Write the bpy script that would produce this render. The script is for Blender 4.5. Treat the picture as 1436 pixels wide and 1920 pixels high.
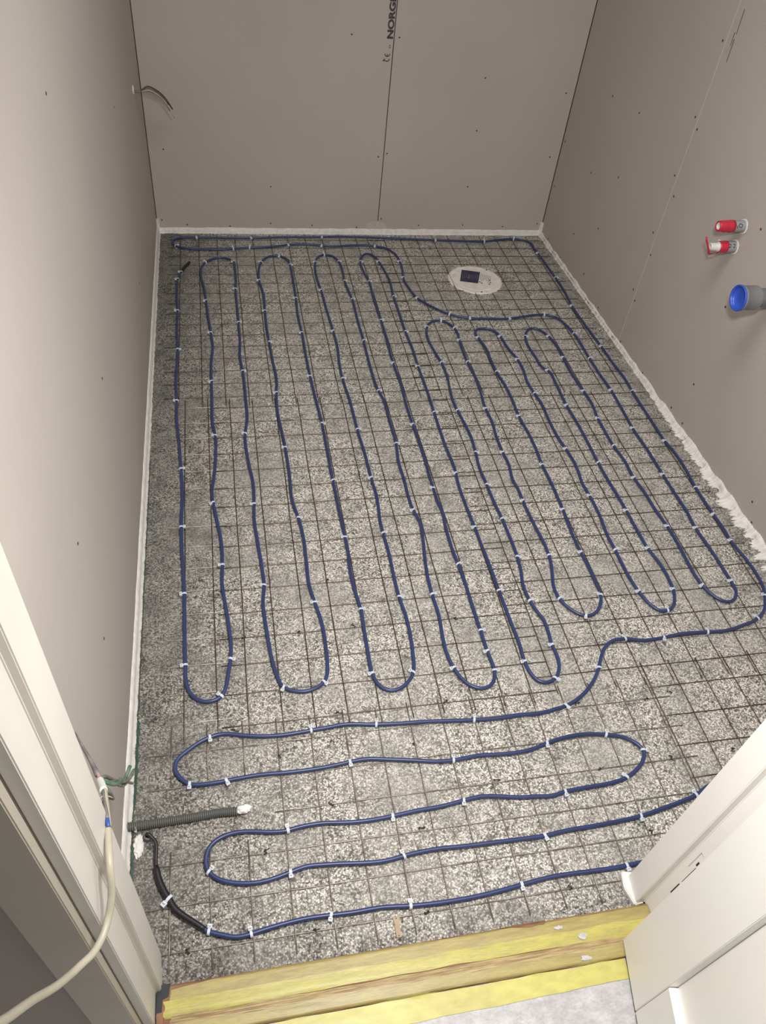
import bpy, bmesh, math, random
from mathutils import Vector, Matrix, noise
random.seed(7)
S = bpy.context.scene
for o in list(bpy.data.objects): bpy.data.objects.remove(o, do_unlink=True)
C = S.collection
# ---------------------------------------------------------------- camera
cam_data = bpy.data.cameras.new('camera')
cam = bpy.data.objects.new('camera', cam_data); C.objects.link(cam)
R3 = Matrix([[0.9804412, 0.0615724, -0.1869329], [-0.1744297, 0.7117576, -0.680423], [0.0911556, 0.6997213, 0.7085765]])
cam.matrix_world = Matrix.Translation((0, 0, 1.6)) @ R3.to_4x4()
cam_data.sensor_fit = 'VERTICAL'; cam_data.sensor_height = 36.0
cam_data.lens = 36.0 * 1439.37 / 1920.0
cam_data.clip_start = 0.02; cam_data.clip_end = 50
S.camera = cam
# ---------------------------------------------------------------- world, lights, exposure
S.view_settings.view_transform = 'Standard'; S.view_settings.look = 'None'
S.view_settings.exposure = 0.0; S.view_settings.gamma = 1.0; S.view_settings.use_curve_mapping = False
W = bpy.data.worlds.new('dim_hall_light'); S.world = W; W.use_nodes = True
W.node_tree.nodes['Background'].inputs[0].default_value = (1.0, 0.98, 0.95, 1)
W.node_tree.nodes['Background'].inputs[1].default_value = 0.28
def area(name, loc, rot, size, power, col):
    l = bpy.data.lights.new(name, 'AREA'); l.shape = 'DISK'; l.size = size; l.energy = power; l.color = col
    o = bpy.data.objects.new(name, l); C.objects.link(o); o.location = loc; o.rotation_euler = rot
    return o
area('added_overhead_fill_light', (0.50, 1.35, 2.36), (0, 0, 0), 0.9, 20.0, (1.0, 0.975, 0.95))  # added overhead fill for the far room, no such lamp seen
sp = bpy.data.lights.new('hand_torch_light', 'SPOT'); sp.energy = 110; sp.color = (1.0, 0.985, 0.955); sp.shadow_soft_size = 0.06
sp.spot_size = math.radians(150); sp.spot_blend = 1.0
so = bpy.data.objects.new('hand_torch_light', sp); C.objects.link(so); so.location = (0.255, 0.345, 1.66)
so.rotation_euler = (Vector((0.80, 1.25, 0)) - Vector(so.location)).to_track_quat('-Z', 'Y').to_euler()
# ---------------------------------------------------------------- materials
def lin(r, g, b):
    f = lambda c: (c/255/12.92) if c/255 <= 0.04045 else ((c/255+0.055)/1.055)**2.4
    return (f(r), f(g), f(b), 1)
def mat(name, col, rough=0.6, metal=0.0, spec=0.5, noise_scale=None, noise_amt=0.0, bump=0.0, bump_scale=80, trans=0.0, col2=None):
    m = bpy.data.materials.new(name); m.use_nodes = True
    nt = m.node_tree; b = nt.nodes['Principled BSDF']
    b.inputs['Base Color'].default_value = col; b.inputs['Roughness'].default_value = rough
    b.inputs['Metallic'].default_value = metal; b.inputs['Specular IOR Level'].default_value = spec
    if trans: b.inputs['Transmission Weight'].default_value = trans
    tc = nt.nodes.new('ShaderNodeTexCoord')
    if noise_scale:
        n = nt.nodes.new('ShaderNodeTexNoise'); n.inputs['Scale'].default_value = noise_scale; n.inputs['Detail'].default_value = 5
        nt.links.new(tc.outputs['Object'], n.inputs['Vector'])
        r = nt.nodes.new('ShaderNodeValToRGB'); r.color_ramp.elements[0].position = .35; r.color_ramp.elements[1].position = .65
        c2 = col2 if col2 else tuple(c*(1-noise_amt) for c in col[:3])+(1,)
        r.color_ramp.elements[0].color = c2; r.color_ramp.elements[1].color = col
        nt.links.new(n.outputs['Fac'], r.inputs['Fac']); nt.links.new(r.outputs['Color'], b.inputs['Base Color'])
    if bump:
        n2 = nt.nodes.new('ShaderNodeTexNoise'); n2.inputs['Scale'].default_value = bump_scale; n2.inputs['Detail'].default_value = 6
        nt.links.new(tc.outputs['Object'], n2.inputs['Vector'])
        bp = nt.nodes.new('ShaderNodeBump'); bp.inputs['Strength'].default_value = bump; bp.inputs['Distance'].default_value = .002
        nt.links.new(n2.outputs['Fac'], bp.inputs['Height']); nt.links.new(bp.outputs['Normal'], b.inputs['Normal'])
    return m
M = {}
M['board'] = mat('gypsum_board', (0.45, 0.408, 0.375, 1), .62, spec=.45, noise_scale=2.2, noise_amt=.06, bump=.08, bump_scale=260)
M['backing'] = mat('dark_stud_cavity', (0.03, 0.027, 0.025, 1), .9)
M['joint'] = mat('joint_filler', (0.52, 0.48, 0.44, 1), .8, noise_scale=40, noise_amt=.12)
M['putty'] = mat('white_putty', (0.76, 0.73, 0.69, 1), .85, noise_scale=60, noise_amt=.16, bump=.3, bump_scale=150)
M['cream'] = mat('cream_painted_wood', (0.66, 0.635, 0.575, 1), .38, spec=.4, noise_scale=9, noise_amt=.05, bump=.05, bump_scale=60)
M['casing'] = mat('grey_beige_casing', (0.45, 0.41, 0.34, 1), .45, noise_scale=5, noise_amt=.1)
M['white_paint'] = mat('white_painted_door', (0.92, 0.895, 0.85, 1), .35, spec=.4, noise_scale=6, noise_amt=.03)
M['cable'] = mat('blue_pvc', lin(47, 60, 104), .36, spec=.5, noise_scale=25, noise_amt=.12)
M['black'] = mat('black_shrink_sleeve', (0.012, 0.011, 0.012, 1), .45, noise_scale=60, noise_amt=.3, bump=.25, bump_scale=200)
M['tie'] = mat('milky_nylon', (0.58, 0.61, 0.66, 1), .35, spec=.5)
M['wire'] = mat('rusty_steel_wire', (0.17, 0.14, 0.115, 1), .42, metal=.75, noise_scale=35, col2=(0.10, 0.065, 0.04, 1))
M['wire_bright'] = mat('bright_steel_wire', (0.62, 0.58, 0.53, 1), .32, metal=.35, noise_scale=30, col2=(0.28, 0.24, 0.20, 1))
M['wire_mid'] = mat('dull_steel_wire', (0.36, 0.325, 0.285, 1), .38, metal=.55, noise_scale=30, col2=(0.17, 0.14, 0.11, 1))
M['dark_wire'] = mat('dark_annealed_wire', (0.05, 0.04, 0.032, 1), .5, metal=.5)
M['screw'] = mat('dark_screw_head', (0.07, 0.06, 0.055, 1), .5, metal=.4)
M['screw_fill'] = mat('filled_screw_spot', (0.55, 0.52, 0.49, 1), .8)
M['ink'] = mat('printed_ink', (0.05, 0.043, 0.048, 1), .7)
M['green'] = mat('green_membrane', (0.02, 0.065, 0.045, 1), .5, noise_scale=40, noise_amt=.5)
M['conduit'] = mat('grey_conduit_plastic', (0.105, 0.105, 0.095, 1), .5)
M['pvc'] = mat('grey_pvc', (0.21, 0.21, 0.225, 1), .35)
M['sleeve'] = mat('light_grey_corrugated', (0.33, 0.32, 0.33, 1), .45)
M['bluecap'] = mat('blue_plug', (0.03, 0.085, 0.48, 1), .35)
M['red'] = mat('red_plastic', (0.50, 0.02, 0.045, 1), .32)
M['pex'] = mat('white_pex', (0.62, 0.62, 0.60, 1), .35)
M['disc'] = mat('dusty_white_plastic', (0.84, 0.78, 0.71, 1), .6, noise_scale=30, noise_amt=.16, bump=.3, bump_scale=120)
M['navy'] = mat('navy_print', (0.028, 0.022, 0.085, 1), .35, noise_scale=45, noise_amt=.4)
M['paper'] = mat('white_label', (0.78, 0.75, 0.72, 1), .5)
M['brownwood'] = mat('raw_brown_wood', (0.27, 0.13, 0.065, 1), .7, noise_scale=30, noise_amt=.4)
M['chipwood'] = mat('pale_plywood', (0.42, 0.32, 0.22, 1), .8, noise_scale=90, noise_amt=.15)
M['sheath'] = mat('cream_cable_sheath', (0.42, 0.385, 0.30, 1), .4, noise_scale=30, noise_amt=.12)
M['whitetube'] = mat('white_tube', (0.72, 0.72, 0.68, 1), .45)
M['earth'] = mat('green_conductor', (0.035, 0.15, 0.085, 1), .45, noise_scale=60, col2=(0.2, 0.19, 0.17, 1))
M['greywire'] = mat('dusty_grey_conductor', (0.20, 0.185, 0.18, 1), .6, noise_scale=60, noise_amt=.4)
M['bluewire'] = mat('blue_conductor', (0.03, 0.08, 0.28, 1), .4)
M['brownwire'] = mat('brown_conductor', (0.11, 0.075, 0.06, 1), .5)
M['lightwire'] = mat('pale_conductor', (0.50, 0.45, 0.38, 1), .5)
M['pink'] = mat('pinkish_conductor', (0.45, 0.30, 0.26, 1), .5)
M['gap_shade'] = mat('painted_gap_shade', (0.012, 0.015, 0.017, 1), .6)  # flat black painted in for the shade inside gaps, slots and holes
M['crumb'] = mat('white_foam', (0.80, 0.76, 0.73, 1), .9, bump=.6, bump_scale=120, noise_scale=80, noise_amt=.15)
def new_mat(name):
    m = bpy.data.materials.new(name); m.use_nodes = True
    return m, m.node_tree, m.node_tree.nodes['Principled BSDF']
# terrazzo-like porous aggregate floor
m, nt, b = new_mat('bonded_aggregate_floor'); M['floor'] = m
N = nt.nodes.new; L = nt.links.new
tc = N('ShaderNodeTexCoord')
def noise_node(scale, detail=4, rough=.55):
    n = N('ShaderNodeTexNoise'); n.inputs['Scale'].default_value = scale; n.inputs['Detail'].default_value = detail; n.inputs['Roughness'].default_value = rough
    L(tc.outputs['Object'], n.inputs['Vector']); return n
def ramp(src, stops, interp='LINEAR'):
    r = N('ShaderNodeValToRGB'); r.color_ramp.interpolation = interp
    e = r.color_ramp.elements
    while len(e) < len(stops): e.new(.5)
    for k, (p, c) in enumerate(stops):
        e[k].position = p; e[k].color = (c, c, c, 1) if isinstance(c, float) else c
    L(src, r.inputs['Fac']); return r
def mix(a, bb, fac, mode='MIX'):
    x = N('ShaderNodeMix'); x.data_type = 'RGBA'; x.blend_type = mode; x.clamp_factor = True
    if isinstance(fac, (int, float)): x.inputs[0].default_value = fac
    else: L(fac, x.inputs[0])
    for s, i in ((a, 6), (bb, 7)):
        if isinstance(s, tuple): x.inputs[i].default_value = s
        else: L(s, x.inputs[i])
    return x.outputs[2]
def math_node(op, a, bb):
    x = N('ShaderNodeMath'); x.operation = op; x.use_clamp = False
    for s, i in ((a, 0), (bb, 1)):
        if isinstance(s, (int, float)): x.inputs[i].default_value = s
        else: L(s, x.inputs[i])
    return x.outputs[0]
v = N('ShaderNodeTexVoronoi'); v.inputs['Scale'].default_value = 300; L(tc.outputs['Object'], v.inputs['Vector'])
sep = N('ShaderNodeSeparateColor'); L(v.outputs['Color'], sep.inputs[0])
grain = ramp(sep.outputs[0], [(0.0, (0.16, 0.142, 0.12, 1)), (0.16, (0.30, 0.275, 0.243, 1)), (0.42, (0.55, 0.515, 0.46, 1)), (0.68, (0.76, 0.725, 0.66, 1)), (0.90, (0.90, 0.85, 0.76, 1)), (1.0, (0.95, 0.92, 0.86, 1))])
edge = ramp(v.outputs['Distance'], [(0.28, 1.0), (0.72, 0.42)])
g1 = mix(grain.outputs[0], edge.outputs[0], 1.0, 'MULTIPLY')
v2 = N('ShaderNodeTexVoronoi'); v2.inputs['Scale'].default_value = 170; L(tc.outputs['Object'], v2.inputs['Vector'])
sep2 = N('ShaderNodeSeparateColor'); L(v2.outputs['Color'], sep2.inputs[0])
dk = ramp(sep2.outputs[0], [(0.05, 0.45), (0.12, 1.0)])
g2 = mix(g1, dk.outputs[0], 1.0, 'MULTIPLY')
n1 = noise_node(4.5, 6, .6); n2 = noise_node(17, 5, .6); n3 = noise_node(1.6, 3)
smear = ramp(n1.outputs['Fac'], [(0.42, 0.0), (0.64, 0.60)])
g3 = mix(g2, (0.335, 0.317, 0.290, 1), smear.outputs[0])
blot = ramp(n2.outputs['Fac'], [(0.32, 0.72), (0.56, 1.05)])
g4 = mix(g3, blot.outputs[0], 1.0, 'MULTIPLY')
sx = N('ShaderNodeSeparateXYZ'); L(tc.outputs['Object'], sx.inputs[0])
# floor colour darker towards the left wall, edge broken by noise
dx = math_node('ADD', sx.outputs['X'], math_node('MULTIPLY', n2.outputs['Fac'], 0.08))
left_dark = ramp(math_node('ADD', dx, 0.5), [(0.29, 0.40), (0.42, 0.58), (0.56, 0.86), (0.75, 1.0)])
g5 = mix(g4, left_dark.outputs[0], 1.0, 'MULTIPLY')
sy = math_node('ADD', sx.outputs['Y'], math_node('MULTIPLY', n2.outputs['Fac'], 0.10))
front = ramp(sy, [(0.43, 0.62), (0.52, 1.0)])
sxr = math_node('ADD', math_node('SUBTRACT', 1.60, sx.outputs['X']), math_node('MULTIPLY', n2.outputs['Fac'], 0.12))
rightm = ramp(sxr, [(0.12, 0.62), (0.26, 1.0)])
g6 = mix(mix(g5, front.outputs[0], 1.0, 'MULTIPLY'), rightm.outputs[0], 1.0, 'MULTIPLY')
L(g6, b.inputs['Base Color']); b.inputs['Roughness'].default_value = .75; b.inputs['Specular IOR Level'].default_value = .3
bp = N('ShaderNodeBump'); bp.inputs['Strength'].default_value = .6; bp.inputs['Distance'].default_value = .0012
inv = math_node('SUBTRACT', 1.0, v.outputs['Distance']); L(inv, bp.inputs['Height']); L(bp.outputs['Normal'], b.inputs['Normal'])
# yellow tape
def tape_mat(name, base, under, scale=14, amt=.5, stretch=(1, 7, 1)):
    m, nt_, b_ = new_mat(name)
    global nt, N, L, tc
    nt, N, L = nt_, nt_.nodes.new, nt_.links.new
    tc0 = N('ShaderNodeTexCoord'); mp = N('ShaderNodeMapping'); mp.inputs['Scale'].default_value = stretch
    L(tc0.outputs['Object'], mp.inputs['Vector'])
    class T: outputs = {'Object': mp.outputs[0]}
    tc = T
    a = noise_node(scale, 5, .6); a2 = noise_node(scale*5, 4)
    r = ramp(a.outputs['Fac'], [(0.38, under), (0.62, base)])
    r2 = ramp(a2.outputs['Fac'], [(0.3, 0.86), (0.6, 1.04)])
    L(mix(r.outputs[0], r2.outputs[0], 1.0, 'MULTIPLY'), b_.inputs['Base Color'])
    b_.inputs['Roughness'].default_value = .42
    bp = N('ShaderNodeBump'); bp.inputs['Strength'].default_value = .35; bp.inputs['Distance'].default_value = .002
    L(a.outputs['Fac'], bp.inputs['Height']); L(bp.outputs['Normal'], b_.inputs['Normal'])
    return m
M['tape_tan'] = tape_mat('tan_masking_tape', (0.38, 0.31, 0.105, 1), (0.31, 0.24, 0.09, 1))
M['tape_yel'] = tape_mat('yellow_masking_tape', (0.47, 0.42, 0.10, 1), (0.40, 0.345, 0.095, 1))
M['tape_brown'] = tape_mat('creased_brown_tape', (0.50, 0.38, 0.18, 1), (0.28, 0.19, 0.09, 1), scale=20, stretch=(1, 22, 1))
M['tape_bright'] = tape_mat('bright_yellow_tape', (0.54, 0.50, 0.135, 1), (0.50, 0.44, 0.13, 1), scale=7, stretch=(1, 2, 1))
M['fleece'] = tape_mat('grey_protective_fleece', (0.52, 0.505, 0.51, 1), (0.40, 0.385, 0.395, 1), scale=35, stretch=(1, 1.6, 1))
# ---------------------------------------------------------------- mesh helpers
def link(name, bm, m, parent=None, smooth=False, loc=None):
    me = bpy.data.meshes.new(name); bm.to_mesh(me); bm.free()
    me.materials.append(m)
    if smooth:
        for p in me.polygons: p.use_smooth = True
    o = bpy.data.objects.new(name, me); C.objects.link(o)
    if parent: o.parent = parent
    if loc: o.location = loc
    return o
def tag(o, label, cat, group=None, kind=None):
    if label: o['label'] = label
    if cat: o['category'] = cat
    if group: o['group'] = group
    if kind: o['kind'] = kind
    return o
def empty(name, loc):
    o = bpy.data.objects.new(name, None); C.objects.link(o); o.location = loc; o.empty_display_size = .05
    return o
def struct(name, bm, m, parent=None, smooth=False):
    o = link(name, bm, m, parent, smooth)
    if not parent: o['kind'] = 'structure'
    return o
def box(bm, x0, x1, y0, y1, z0, z1):
    vs = [bm.verts.new((x, y, z)) for z in (z0, z1) for y in (y0, y1) for x in (x0, x1)]
    for f in ((0, 2, 3, 1), (4, 5, 7, 6), (0, 1, 5, 4), (2, 6, 7, 3), (0, 4, 6, 2), (1, 3, 7, 5)):
        bm.faces.new([vs[i] for i in f])
def boxm(*a):
    bm = bmesh.new(); box(bm, *a); return bm
def prism(bm, pts, z0, z1):
    lo = [bm.verts.new((x, y, z0)) for x, y in pts]; hi = [bm.verts.new((x, y, z1)) for x, y in pts]
    n = len(pts)
    bm.faces.new(lo[::-1]); bm.faces.new(hi)
    for i in range(n): bm.faces.new((lo[i], lo[(i+1) % n], hi[(i+1) % n], hi[i]))
def fixn(bm):
    bmesh.ops.recalc_face_normals(bm, faces=bm.faces); return bm
def tube(bm, pts, r, n=8, cap=True):
    pts = [Vector(p) for p in pts]; rings = []
    rr = r if callable(r) else (lambda t: r)
    up = None
    for i, p in enumerate(pts):
        t = (pts[min(i+1, len(pts)-1)] - pts[max(i-1, 0)]).normalized()
        if up is None:
            up = Vector((0, 0, 1)) if abs(t.z) < .9 else Vector((0, 1, 0))
        side = t.cross(up).normalized(); u = side.cross(t).normalized(); up = u
        rad = rr(i/(len(pts)-1))
        rings.append([bm.verts.new(p + (side*math.cos(a) + u*math.sin(a))*rad) for a in [2*math.pi*k/n for k in range(n)]])
    for a, b2 in zip(rings, rings[1:]):
        for k in range(n): bm.faces.new((a[k], a[(k+1) % n], b2[(k+1) % n], b2[k]))
    if cap: bm.faces.new(rings[0][::-1]); bm.faces.new(rings[-1])
    return bm
def tubem(*a, **k): return tube(bmesh.new(), *a, **k)
def lathe(bm, prof, origin, axis, n=32, cap=True):
    """profile [(distance along axis, radius)]"""
    axis = Vector(axis).normalized(); s = axis.orthogonal().normalized(); u = axis.cross(s)
    rings = []
    for d, r in prof:
        rings.append([bm.verts.new(Vector(origin)+axis*d+(s*math.cos(2*math.pi*k/n)+u*math.sin(2*math.pi*k/n))*max(r, 1e-5)) for k in range(n)])
    for a, b2 in zip(rings, rings[1:]):
        for k in range(n): bm.faces.new((a[k], a[(k+1) % n], b2[(k+1) % n], b2[k]))
    if cap: bm.faces.new(rings[0][::-1]); bm.faces.new(rings[-1])
    return bm
def cr(P, step):
    out = []; seg = []
    n = len(P)
    for i in range(n-1):
        p0, p1, p2, p3 = P[max(i-1, 0)], P[i], P[i+1], P[min(i+2, n-1)]
        d = (p2-p1).length; k = max(1, round(d/step))
        d0 = max((p1-p0).length, 1e-4); d2 = max((p3-p2).length, 1e-4)
        t1 = ((p1-p0)/d0*d+(p2-p1)/d*d0)/(d0+d) if i > 0 else (p2-p1)/d
        t2 = ((p2-p1)/d*d2+(p3-p2)/d2*d)/(d+d2) if i < n-2 else (p2-p1)/d
        for q in range(k):
            t = q/k
            out.append((2*t**3-3*t*t+1)*p1+(t**3-2*t*t+t)*t1*d+(3*t*t-2*t**3)*p2+(t**3-t*t)*t2*d); seg.append(i)
    out.append(P[-1]); seg.append(n-2)
    return out, seg
# ================================================================= ROOM SHELL
XL, YB, YF = -0.260, 3.300, 0.450
def XR(y): return 1.498 + (3.30-y)*0.0165
CEIL = 2.42
bm = bmesh.new(); box(bm, XL-.05, 1.62, .385, 3.36, -.06, 0)
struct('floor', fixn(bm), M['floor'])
struct('ceiling', boxm(XL-.05, 1.62, YF-.12, 3.36, CEIL, CEIL+.05), M['board'])
# walls: dark cavity layer with plasterboards screwed on
G = .0016
def wall(name, pts_back, boards, to3, face):
    """boards: list of (u0,u1,z0,z1); to3(u, z, d) -> point, d = depth out of the room"""
    bm = bmesh.new()
    u0, u1 = pts_back
    c = [to3(u0, -.02, .014), to3(u1, -.02, .014), to3(u1, CEIL, .014), to3(u0, CEIL, .014), to3(u0, -.02, .05), to3(u1, -.02, .05), to3(u1, CEIL, .05), to3(u0, CEIL, .05)]
    vs = [bm.verts.new(p) for p in c]
    for f in ((0, 1, 2, 3), (4, 7, 6, 5), (0, 4, 5, 1), (1, 5, 6, 2), (2, 6, 7, 3), (3, 7, 4, 0)): bm.faces.new([vs[i] for i in f])
    w = struct(name, fixn(bm), M['backing'])
    for (a, b2, z0, z1) in boards:
        bm = bmesh.new()
        vs = [bm.verts.new(to3(u, z, d)) for d in (0, .0125) for (u, z) in ((a, z0), (b2, z0), (b2, z1), (a, z1))]
        for f in ((0, 1, 2, 3), (4, 7, 6, 5), (0, 4, 5, 1), (1, 5, 6, 2), (2, 6, 7, 3), (3, 7, 4, 0)): bm.faces.new([vs[i] for i in f])
        fixn(bm); bmesh.ops.bevel(bm, geom=[e for e in bm.edges], offset=.0008, segments=1, affect='EDGES')
        o = link('plasterboard', bm, M['board'], w)
    return w
def screws(parent, spots, to3, nrm, r=.0036):
    for k, s in enumerate(spots):
        p = Vector(to3(s[0], s[1], -.0006)); n = Vector(nrm)
        bm = lathe(bmesh.new(), [(0, r*1.15), (.0006, r), (.0003, r*.35), (-.0004, r*.3)], p, n, 12)
        link('screw', fixn(bm), M['screw'], parent)
SEAM = 0.7065
tb = lambda u, z, d: (u, YB+d, z)
wb = wall('wall_back', (XL-.02, 1.52), [(XL+.0022, SEAM-G, -.01, CEIL), (SEAM+G, 1.498-.0022, -.01, CEIL)], tb, 0)
screws(wb, [(1.101, .222), (1.099, .46), (1.098, .663), (.720, .356), (.684, .342), (.721, .071), (.898, .042), (1.108, .045), (1.303, .039), (1.471, .054), (.727, .79),
            (-.237, .056), (-.133, .036), (.049, .031), (.226, .045), (.409, .038), (.611, .030), (.695, .041), (.228, .207), (.541, .792), (.672, .708), (1.455, .36), (1.46, .62), (-.2, .35)], tb, (0, -1, 0), .0028)
tr = lambda u, z, d: (XR(u)+d, u, z)
wr = wall('wall_right', (YF-.095, 3.36), [(YF-.09, 1.390-G*.3, -.01, CEIL), (1.390+G*.3, 2.372-G*.3, -.01, CEIL), (2.372+G*.3, 3.2985, -.01, CEIL)], tr, 0)
screws(wr, [(2.389, 1.052), (2.39, .837), (2.357, .811), (2.389, .653), (2.352, .598), (2.396, .449), (2.363, .381), (2.394, .227), (2.359, .2), (2.356, .024),
            (2.737, .733), (2.745, .5), (2.786, .077), (2.78, .28), (2.966, .716), (2.968, .426), (2.97, .166), (3.27, .244), (3.275, .436), (3.2, .03), (3.037, .022),
            (1.883, .708), (1.882, .458), (1.865, .178), (1.834, .036), (1.92, .038), (2.15, .022), (2.592, .032), (1.405, .08), (1.405, .3), (1.372, .2), (1.367, .03)], tr, (-1, 0, 0), .0033)
tl = lambda u, z, d: (XL-d, u, z)
wl = wall('wall_left', (YF-.095, 3.36), [(YF-.09, 3.2985, -.01, CEIL)], tl, 0)
screws(wl, [(1.417, 1.146), (2.334, .824), (.911, .622), (.906, .361), (1.011, .026), (1.4, .6), (2.33, .3)], tl, (1, 0, 0), .0026)
def strip_on(parent, name, pts, m):
    bm = bmesh.new(); vs = [bm.verts.new(p) for p in pts]; bm.faces.new(vs)
    return link(name, bm, m, parent)
# filled joint on the right wall, pale line
for ys, w_ in ((2.372, .0024), (1.390, .0022)):
    bm = bmesh.new(); box(bm, 0, .0012, -w_/2, w_/2, .03, CEIL)
    o = link('joint_strip', bm, M['joint'], wr); o.location = (XR(ys)-.0010, ys, 0)
# dry-joint scuff lines near top right
for (y0, z0, y1, z1) in ((2.336, 1.145, 2.333, 1.082), (2.333, 1.070, 2.3315, 1.011), (2.343, 1.085, 2.341, 1.050)):
    strip_on(wr, 'pencil_mark', [(XR(y0)-.0006, y0, z0), (XR(y0)-.0006, y0+.0028, z0), (XR(y1)-.0006, y1+.0022, z1), (XR(y1)-.0006, y1, z1)], M['ink'])
# printed lettering on the back wall, reading upwards beside the joint
def lettering(txt, size, loc, rot, parent, m=M['ink'], bold=.0, sx=1.0):
    cu = bpy.data.curves.new('lettering', 'FONT'); cu.body = txt; cu.size = size; cu.offset = bold; cu.extrude = .0004
    t = bpy.data.objects.new('tmp', cu); C.objects.link(t)
    dg = bpy.context.evaluated_depsgraph_get(); me = bpy.data.meshes.new_from_object(t.evaluated_get(dg))
    bpy.data.objects.remove(t, do_unlink=True)
    me.materials.clear(); me.materials.append(m)
    o = bpy.data.objects.new('printed_lettering', me); C.objects.link(o)
    o.location = loc; o.rotation_euler = rot; o.scale = (sx, 1, 1); o.parent = parent
    return o
# text plane faces -Y, reading direction +Z, letter tops towards -X
RT = Matrix(((0, -1, 0), (0, 0, -1), (1, 0, 0))).to_euler()
lettering('NORGIPS', 0.031, (.7005, YB-.0012, .783), RT, wb, bold=.0013, sx=1.34)
bm = bmesh.new()
def arc(bm, cx, cz, r, a0, a1, w, y):
    prev = None
    for k in range(13):
        a = a0+(a1-a0)*k/12
        ca, sa = math.cos(a), math.sin(a)
        cur = (bm.verts.new((cx+ca*(r-w), y, cz+sa*(r-w))), bm.verts.new((cx+ca*(r+w), y, cz+sa*(r+w))))
        if prev: bm.faces.new((prev[0], prev[1], cur[1], cur[0]))
        prev = cur
arc(bm, .6845, .717, .0105, math.pi*1.05, math.pi*1.95, .0016, YB-.0012)
arc(bm, .6850, .734, .0105, math.pi*1.05, math.pi*1.95, .0016, YB-.0012)
vs = [bm.verts.new(p) for p in ((.6838, YB-.0012, .724), (.6864, YB-.0012, .724), (.6864, YB-.0012, .733), (.6838, YB-.0012, .733))]; bm.faces.new(vs)
for dz in (.752, .759):
    vs = [bm.verts.new(p) for p in ((.690, YB-.0012, dz), (.694, YB-.0012, dz), (.694, YB-.0012, dz+.004), (.690, YB-.0012, dz+.004))]; bm.faces.new(vs)
link('printed_mark', bm, M['ink'], wb)
# putty smear at the foot of the back joint
bm = bmesh.new()
ring = [bm.verts.new((.70+.042*math.cos(a)*(1+.35*random.random()), YB-.0011, .036+.020*math.sin(a)*(1+.4*random.random()))) for a in [2*math.pi*k/26 for k in range(26)]]
bm.faces.new(ring); link('putty_patch', fixn(bm), M['joint'], wb)
# white plaster fillets between wall and floor
def fillet(name, path, nrm, h, w, rag, rag_h, seedv, step=.004, mtl=None):
    """cove from wall height h to floor width w"""
    rnd = random.Random(seedv); (ax, ay), (bx, by) = path
    n = int(math.hypot(bx-ax, by-ay)/step); bm = bmesh.new(); rows = []
    for i in range(n+1):
        t = i/n; x = ax+(bx-ax)*t; y = ay+(by-ay)*t
        hh = h(x, y)+ (noise.noise(Vector((x*20, y*20, seedv)))*rag_h + (rnd.random()-.5)*rag_h*.3)
        ww = w(x, y)+ (noise.noise(Vector((x*45, y*45, seedv+9)))*rag(x, y)*1.2 + (rnd.random()-.5)*rag(x, y))
        ww = max(ww, .003)
        rows.append([bm.verts.new((x+nrm[0]*d, y+nrm[1]*d, z)) for d, z in ((-.004, hh), (.0012, hh), (.004+ww*.18, hh*.45), (ww*.55, .007), (ww*.85, .0032), (ww, -.001))])
    for a, b2 in zip(rows, rows[1:]):
        for k in range(5): bm.faces.new((a[k], a[k+1], b2[k+1], b2[k]))
    o = struct(name, fixn(bm), mtl or M['putty'], smooth=True); return o
fillet('trim_1', ((XL, YB), (1.498, YB)), (0, -1), lambda x, y: .023, lambda x, y: .011, lambda x, y: .003, .003, 1.3)
fillet('trim_2', ((XR(3.3), 3.3), (XR(.46), .46)), (-1, 0), lambda x, y: .018+.008*max(0, min(1, (2.4-y))), lambda x, y: .010+.013*max(0, min(1, (2.3-y)/.9)), lambda x, y: .004+.026*max(0, min(1, (2.1-y)/.7)), .008, 2.1, .0025)
fillet('trim_3', ((XL, .46), (XL, 3.3)), (1, 0), lambda x, y: .038, lambda x, y: .012, lambda x, y: .0015, .004, 3.7)
# plaster risers in the two far corners
for k, (x, sgn) in enumerate(((XL, 1), (1.498, -1))):
    bm = bmesh.new(); prism(bm, [(x, YB+.002), (x, YB-.014), (x+sgn*.010, YB-.002), (x+sgn*.012, YB+.002)], 0, .062)
    struct('trim_%d' % (4+k), fixn(bm), M['putty'])
# green membrane strip peeking out under the left fillet
bm = bmesh.new(); rows = []
rnd = random.Random(5)
for i in range(160):
    y = .46+i*.0085; on = noise.noise(Vector((y*3.1, 4, 0))) > -.25
    w_ = (.002+.003*rnd.random()) if (.74 < y < .93 or 2.1 < y < 2.6 or y < .66) and on else .0
    rows.append([bm.verts.new((XL+.0130, y, .001)), bm.verts.new((XL+.0145, y, .0028)), bm.verts.new((XL+.0150+w_, y, .0012))])
for a, b2 in zip(rows, rows[1:]):
    for k in range(2): bm.faces.new((a[k], a[k+1], b2[k+1], b2[k]))
struct('trim_6', fixn(bm), M['green'])
# ================================================================= DOORWAY
YH = .3345     # hall face of the wall
XJ, XK = -.207, .765
bm = bmesh.new(); box(bm, -1.2, XJ, YH, YF-.001, -.02, CEIL); box(bm, XK, 1.9, YH, YF-.001, -.02, CEIL); box(bm, XJ, XK, YH, YF-.001, 2.07, CEIL)
struct('wall_front', fixn(bm), mat('hall_wall_paint', (0.35, 0.31, 0.27, 1), .7))
def bev(bm, off=.0015, seg=2):
    fixn(bm); bmesh.ops.bevel(bm, geom=list(bm.edges), offset=off, segments=seg, affect='EDGES'); return bm
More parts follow.
